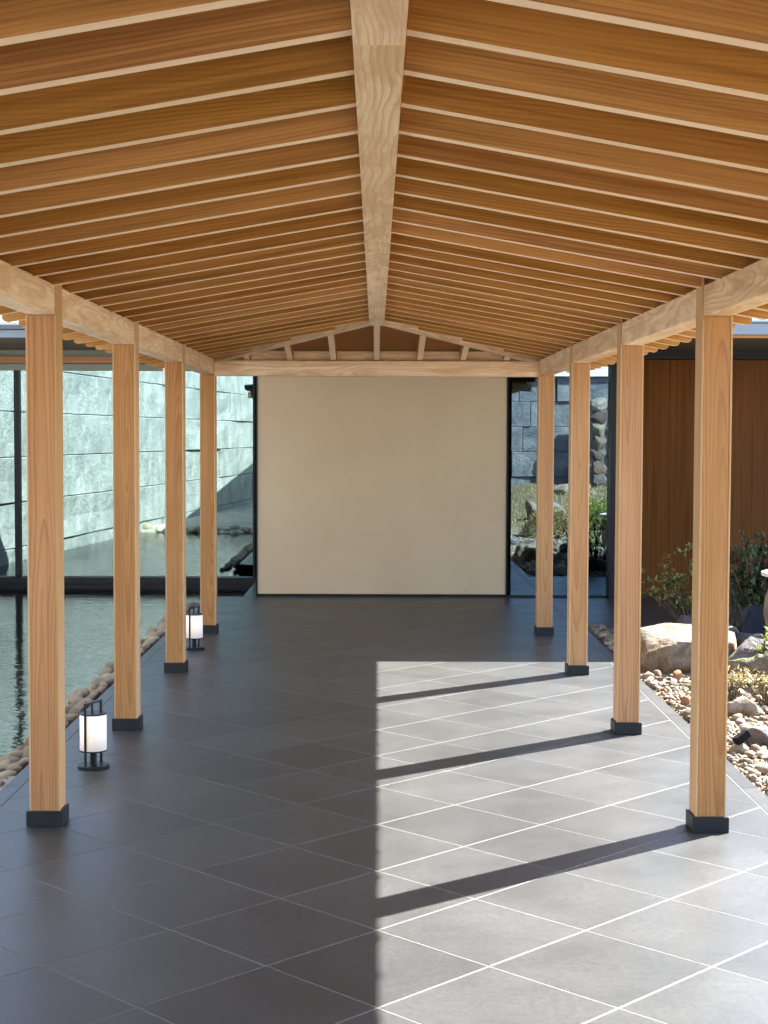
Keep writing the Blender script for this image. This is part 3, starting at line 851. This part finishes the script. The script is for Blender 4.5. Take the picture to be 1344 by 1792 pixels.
def rock(name, mat, loc, size, seed, label, cat='rock', rz=0.0, sub=4, rough=.3, facet=1.0, group=None, cuts=()):
    me = stone_mesh(name, mat, seed, sub, size, rough, facet, cuts)
    o = link(name, me, None, Matrix.Translation(loc) @ Matrix.Rotation(rz, 4, 'Z'))
    return tag(o, label, cat, group)
rock('boulder', 'boulder', (2.16, 10.52, .075), (.45, .42, .265), 5, 'large flat-topped brown boulder seen between the two nearest right posts', rough=.2, facet=.6, sub=5, cuts=(((.02, -.22, 1), .58), ((-.2, -1, -.05), .52), ((.5, -1, -.15), .55), ((-1, -.2, .3), .78), ((-.6, -.5, .75), .72), ((.3, -.7, .75), .74)))
rock('boulder', 'dark_rock', (2.52, 10.2, .06), (.22, .24, .20), 6, 'dark angular boulder just right of the nearest right post', sub=5, rough=.25, facet=1.4)
rock('boulder', 'moss_rock', (2.62, 9.72, .06), (.30, .22, .17), 7, 'craggy weathered rock above the dry plants at the right edge', sub=5, rough=.5, facet=.6)
rock('boulder', 'dark_rock', (2.60, 12.2, .0), (.34, .22, .17), 8, 'low dark grey rock behind the large flat-topped boulder', rough=.35, facet=.8)
rock('boulder', 'boulder', (2.12, 8.78, .02), (.12, .09, .075), 9, 'small brown rock in the cobbles below the dry plants', rough=.25, facet=1.0)
rock('boulder', 'dark_rock', (2.03, 7.95, .03), (.10, .085, .07), 10, 'purplish rock in the cobbles right of the garden spotlight', rough=.25, facet=1.2)

# ================================================================== PLANTS
def leaf(mb_, p, d, L, w, droop=.25):
    d = d.normalized(); s = d.cross(Vector((0, 0, 1)))
    if s.length < .05: s = Vector((1, 0, 0))
    s.normalize(); n_ = s.cross(d)
    m_ = p + d * L * .5 + n_ * L * droop * .3; e = p + d * L - Vector((0, 0, 1)) * L * droop * .4
    b = len(mb_.v)
    mb_.v += [tuple(p), tuple(m_ - s * w / 2), tuple(m_ + s * w / 2), tuple(e)]
    mb_.f += [(b, b + 1, b + 2), (b + 1, b + 3, b + 2)]
def rdir(rr, up=.0):
    return Vector((rr.gauss(0, 1), rr.gauss(0, 1), rr.gauss(up, 1))).normalized()
def shrub(name, loc, tips, leaf_name, label, seed, L=.028, w=.014, per=26, spread=.07, cat='shrub', r0=.012):
    """stems run from the root to each tip (relative), leaves cluster along the outer half of each stem"""
    rr = random.Random(seed)
    t = empty(name, loc, label, cat)
    st, lf = MB(), MB()
    for tx, ty, tz in tips:
        tip = Vector((tx, ty, tz)); root = Vector((rr.uniform(-.03, .03), rr.uniform(-.03, .03), -.03))
        mid = root.lerp(tip, .5) + Vector((rr.gauss(0, .03), rr.gauss(0, .03), .04))
        pts = [root, root.lerp(mid, .5) + rdir(rr) * .012, mid, mid.lerp(tip, .55) + rdir(rr) * .015, tip]
        st.tube(pts, [r0, r0 * .75, r0 * .5, r0 * .3, r0 * .12], 5)
        for _ in range(5):
            a = pts[2].lerp(tip, rr.uniform(0, 1)); b = a + rdir(rr, .3) * spread * rr.uniform(.6, 1.4)
            st.tube([a, b], [r0 * .2, r0 * .08], 4)
            for _ in range(per // 5):
                p = a.lerp(b, rr.uniform(.3, 1.05)) + rdir(rr) * .018
                leaf(lf, p, rdir(rr, .5), L * rr.uniform(.6, 1.25), w * rr.uniform(.7, 1.2))
    T = WORLD[t.name]
    st.build('stem', 'bark', t, T); lf.build('foliage', leaf_name, t, T)
    return t
rr = random.Random(3)
tips = [(-.42, 0, .40), (-.36, .05, .47), (-.28, -.05, .55), (-.2, .05, .50), (-.22, 0, .62), (-.12, 0, .55), (-.05, .05, .66), (.05, 0, .60), (-.32, 0, .42), (-.18, 0, .44), (-.08, 0, .46), (.08, -.05, .5), (-.44, .05, .33), (-.16, 0, .28), (-.06, 0, .22), (.12, 0, .62)]
shrub('garden_shrub', (2.55, 12.35, .02), tips, 'leaf_olive', 'sparse olive-leaved shrub leaning left before the brown panels between the nearest right posts', 21, per=70, L=.042, w=.024, spread=.08)
tips = [(rr.uniform(-.32, .4), rr.uniform(-.2, .2), rr.uniform(.5, .78)) for _ in range(42)] + [(rr.uniform(-.3, .4), rr.uniform(-.2, .1), rr.uniform(.25, .5)) for _ in range(14)] + [(.30, 0, .86), (.26, 0, .9), (.36, 0, .84), (.4, 0, .95)]
shrub('garden_shrub', (3.05, 12.2, .03), tips, 'leaf_dark', 'dense dark green shrub against the brown panels at the right edge', 22, per=70, L=.044, w=.024)
rr = random.Random(5)
shrub('leafy_plant', (2.70, 10.05, .06), [(rr.uniform(-.17, .2), rr.uniform(-.15, .12), rr.uniform(.08, .24)) for _ in range(26)], 'leaf_bright', 'bright yellow-green leafy plant at the right edge beside the round roof tiles', 23, per=22, L=.075, w=.022, spread=.04, cat='plant', r0=.006)
for k, (x_, y_, lab) in enumerate(((2.17, 9.25, 'low dry yellow plant nearest the front right post'), (2.32, 9.05, 'low dry yellow plant in the middle of three by the cobbles'), (2.47, 9.12, 'low dry yellow plant cut by the right edge of the picture'))):
    shrub('dry_plant', (x_, y_, .02), [(rr.uniform(-.10, .10), rr.uniform(-.08, .08), rr.uniform(.06, .16)) for _ in range(20)], 'leaf_dry', lab, 30 + k, per=20, L=.032, w=.012, spread=.03, cat='plant', r0=.004)
shrub('dry_plant', (2.72, 11.6, .03), [(rr.uniform(-.12, .10), rr.uniform(-.08, .08), rr.uniform(.08, .26)) for _ in range(16)], 'leaf_dark', 'small dark tuft left of the dark trapezoid block', 37, per=22, L=.03, w=.01, spread=.03, cat='plant', r0=.004)

# ================================================================== GARDEN ORNAMENTS
def round_tile(loc, rz, label):
    t = empty('roof_tile_ornament', loc, label, 'roof tile', 'round roof tiles in the garden', rz=rz)
    T = WORLD[t.name] @ Matrix.Rotation(R(90), 4, 'X')     # local z -> towards -y (the viewer)
    MB().lathe([(.058, -.34), (.064, -.04), (.064, -.012)], 28).build('barrel', 'kawara', t, T, True)
    MB().lathe([(.064, -.012), (.074, -.010), (.074, .006), (.070, .010), (.060, .010), (.057, .001), (.002, .001)], 32).build('end_disc', 'kawara', t, T)
    d = MB()
    for k in range(12):
        a = 2 * math.pi * k / 12
        d.lathe([(.0055, .000), (.0050, .005), (.0025, .0068)], 8, .048 * math.cos(a), .048 * math.sin(a))
    d.build('bead', 'kawara', t, T)
    c = MB()
    for k in range(3):
        a0 = 2 * math.pi * k / 3
        pts = [(.016 * math.cos(a0 + s * .28) * (1 + s * .13), .016 * math.sin(a0 + s * .28) * (1 + s * .13), .003) for s in range(9)]
        c.tube(pts, [.0085 * (1 - s / 9.5) for s in range(9)], 6)
    c.build('swirl', 'kawara', t, T)
round_tile((2.505, 10.75, .185), R(28), 'dark round roof tile with swirl relief on its end, left of the pair')
round_tile((2.655, 10.62, .150), R(24), 'dark round roof tile with swirl relief on its end, right of the pair')
tz = MB()
tz.add([(-.24, -.10, 0), (.30, -.10, 0), (.30, .12, 0), (-.24, .12, 0), (-.165, -.05, .25), (.21, -.05, .24), (.21, .08, .24), (-.165, .08, .25)],
       [(0, 3, 2, 1), (4, 5, 6, 7), (0, 1, 5, 4), (1, 2, 6, 5), (2, 3, 7, 6), (3, 0, 4, 7)])
o = tz.build('tile_block', 'glaze', None, Matrix.Translation((2.98, 11.55, .06)))
bm = bmesh.new(); bm.from_mesh(o.data); bmesh.ops.bevel(bm, geom=bm.edges[:], offset=.018, segments=2, affect='EDGES'); bm.to_mesh(o.data); bm.free()
tag(o, 'dark blue-black tapered block behind the pair of round roof tiles', 'block')
sl = empty('stone_lantern', (3.03, 11.05, .05), 'stone lantern with pale flat cap cut by the right edge of the picture', 'stone lantern')
T = WORLD[sl.name]
MB().lathe([(.14, 0), (.15, .05), (.19, .14), (.215, .26), (.205, .38), (.17, .47), (.15, .50)], 20).build('body', 'lantern_stone', sl, T, True)
MB().lathe([(.225, .535), (.235, .54), (.235, .565), (.20, .575)], 20).build('cap', 'white_stone', sl, T)
MB().lathe([(.11, .501), (.11, .534)], 16).build('neck', 'dark_rock', sl, T)
sp = empty('garden_spotlight', (1.865, 7.78, 0), 'small black box spotlight tilted on a stake among the cobbles', 'spotlight')
T = WORLD[sp.name]
MB().tube([(0, 0, -.04), (.005, 0, .035)], [.006, .006], 6).build('stake', 'steel', sp, T)
MB().cbox(-.042, .042, -.024, .024, -.02, .02, .003).build('housing', 'matte_black', sp, T @ Matrix.Translation((.012, 0, .058)) @ Matrix.Rotation(R(-32), 4, 'Y') @ Matrix.Rotation(R(20), 4, 'Z'))

# ================================================================== WALLS AND GARDEN BEHIND THE VIEWER (seen in the glass)
def block_wall(name, p0, p1, courses, ch, lmin, lmax, mat, label, thick=.35, rough=.05, jitter=.0, z0=-.2, seed=1):
    rr = random.Random(seed)
    p0, p1 = Vector((*p0, 0)), Vector((*p1, 0)); d = (p1 - p0); L = d.length; d.normalize()
    nrm = Vector((-d.y, d.x, 0))                      # face side
    Mx = Matrix((d, nrm, Vector((0, 0, 1)))).transposed().to_4x4(); Mx.translation = p0 + Vector((0, 0, z0))
    t = empty(name, p0, label, 'wall')
    MB().box(0.02, L - .02, -thick, -.09, 0, courses * ch - .02).build('wall_core', 'mortar', t, Mx)
    for c in range(courses):
        x = 0.0
        first = True
        while x < L - .05:
            l = rr.uniform(lmin, lmax) * (rr.uniform(.3, .9) if first else 1); first = False
            if L - x - l < lmin * .4: l = L - x
            l = min(l, L - x)
            za, zb = c * ch + .003, (c + 1) * ch - .003
            nx, nz = 5, 4; e_ = .010
            US = [0, e_ / l, .34, .67, 1 - e_ / l, 1]; VS = [0, e_ / ch, .5, 1 - e_ / ch, 1]
            m_ = MB(); off = rr.uniform(0, 99)
            out = rr.uniform(-.02, .03)
            for j in range(nz + 1):
                for i in range(nx + 1):
                    u, v = US[i], VS[j]
                    edge = min(u, 1 - u, v, 1 - v)
                    yy = out + (0 if edge > 0 else -.012) + rough * noise.noise(Vector((off + u * l * 2, v * 2, 0)))
                    xx = x + .005 + (l - .010) * u; zz = za + (zb - za) * v
                    if 0 < i < nx and jitter: zz += jitter * rr.gauss(0, 1)
                    m_.v.append((xx, yy, zz))
            for j in range(nz):
                for i in range(nx):
                    a = j * (nx + 1) + i; m_.f.append((a, a + 1, a + nx + 2, a + nx + 1))
            b = len(m_.v); q = [0, nx, (nz + 1) * (nx + 1) - 1, nz * (nx + 1)]
            m_.v += [(m_.v[k][0], -.12, m_.v[k][2]) for k in q]
            ring = [list(range(0, nx + 1)), [j * (nx + 1) + nx for j in range(nz + 1)], [nz * (nx + 1) + i for i in range(nx, -1, -1)], [j * (nx + 1) for j in range(nz, -1, -1)]]
            for k in range(4): m_.f.append(tuple(ring[k][::-1]) + (b + k, b + (k + 1) % 4))
            m_.build('block', mat, t, Mx)
            x += l
    return t, Mx, L
# granite retaining wall along the pond, its face towards the walkway
block_wall('retaining_wall', (-5.16, 16.85), (-2.30, -7.0), 8, .60, 2.2, 4.6, 'wall_stone', 'pale granite block wall along the pond, mirrored in the teal glass', rough=.05, seed=4, z0=-.52)
block_wall('garden_wall', (1.6, -4.2), (6.2, -4.2), 5, .56, .7, 1.5, 'blue_stone', 'blue-grey ashlar garden wall under a pale coping, mirrored in the blue glass', rough=.05, z0=.1, seed=5)
cp = empty('wall_coping', (4, -4.25, 2.9), 'pale stepped tile coping on the ashlar garden wall, mirrored in the blue glass', 'coping')
for k in range(4):
    MB().box(1.5, 6.3, -4.42 + k * .04, -4.05 - k * .05, 2.905 + k * .09, 2.985 + k * .09).build('coping_course', 'white_stone', cp)
rub = empty('rubble_wall', (5.6, -3.2, 0), 'sunlit rubble stone wall beside the ashlar wall, mirrored in the blue glass', 'wall')
MB().box(4.62, 8.0, -3.75, -3.3, 0, 2.3).build('wall_core', 'mortar', rub)
rm_ = [stone_mesh('block', 'rubble', 70 + s, 2, (1, .6, .8), .3, 3.0, flat=True) for s in range(6)]
z = .35
while z < 2.35:
    x = 4.65
    while x < 8.0:
        s = random.uniform(.19, .27)
        link('block', rm_[random.randrange(6)], rub, Matrix.Translation((x + s * .8, -3.28, z + random.uniform(-.03, .03))) @ Matrix.Rotation(random.uniform(-.6, .6), 4, 'Y') @ Matrix.Scale(s, 4))
        x += s * 1.5
    z += .27
# bank rising to the walls
mb = MB(); NX, NY = 16, 24
for j in range(NY + 1):
    for i in range(NX + 1):
        xx = 1.76 + i / NX * 8; yy = 6.4 - j / NY * 10.5
        k = j / NY
        mb.v.append((xx, yy, -.03 + max(0, (k - .12)) * .62 * min(1, i / 3) + .05 * noise.noise(Vector((xx, yy, 2))) * min(1, i / 2) * min(1, j / 3)))
for j in range(NY):
    for i in range(NX):
        a = j * (NX + 1) + i; mb.f.append((a, a + NX + 1, a + NX + 2, a + 1))
tag(mb.build('garden_bank', 'slope', smooth=True), kind='structure')
gr = MB(); rr = random.Random(77)
for _ in range(9000):
    xx = rr.uniform(1.9, 7.5); yy = rr.uniform(-3.6, 5.2); k = (6.4 - yy) / 10.5
    zz = -.03 + max(0, k - .12) * .62 * min(1, (xx - 1.76) / 1.5)
    leaf(gr, Vector((xx, yy, zz - .01)), Vector((rr.gauss(0, .5), rr.gauss(0, .5), 1)), rr.uniform(.06, .17), .012, .5)
tag(gr.build('dry_grass', 'leaf_dry'), 'dry yellow grass on the garden bank, mirrored in the blue glass', 'grass', kind='stuff')
def bush(loc, rad, leafm, label, seed, n=2600, L=.045):
    rr = random.Random(seed)
    t = empty('clipped_bush', loc, label, 'bush'); T = WORLD[t.name]
    lf = MB(); st = MB()
    for k in range(7):
        d = rdir(rr, .8); st.tube([(0, 0, -.05), tuple(Vector((d.x * rad[0], d.y * rad[1], abs(d.z) * rad[2])) * .8)], [.02, .006], 5)
    for _ in range(n):
        d = rdir(rr, .25); d.z = abs(d.z)
        k = rr.uniform(.78, 1.0) * (1 + .13 * noise.noise(d * 2.5 + Vector((seed, 0, 0))))
        leaf(lf, Vector((d.x * rad[0], d.y * rad[1], d.z * rad[2])) * k, (d + rdir(rr) * .8), L * rr.uniform(.6, 1.2), L * .5)
    st.build('stem', 'bark', t, T); lf.build('foliage', leafm, t, T)
bush((2.75, 6.1, .0), (.50, .55, .42), 'leaf_dry', 'sunlit yellowish clipped bush mirrored in the blue glass', 51, 6000)
bush((3.45, 5.6, .0), (.55, .6, .50), 'leaf_bright', 'green clipped bush right of the yellowish one, mirrored in the blue glass', 52, 6000)
bush((4.4, 3.2, .1), (.7, .6, .5), 'leaf_olive', 'olive clipped bush farther back on the bank, mirrored in the blue glass', 53, 5000)
rock('boulder', 'boulder', (4.0, -1.6, .40), (.5, .3, .2), 61, 'pale rounded boulder at the foot of the ashlar wall, mirrored in the blue glass', rough=.2)
rock('boulder', 'boulder', (3.0, 2.6, .2), (.35, .3, .26), 62, 'brown boulder on the turf bank, mirrored in the blue glass', rough=.25)
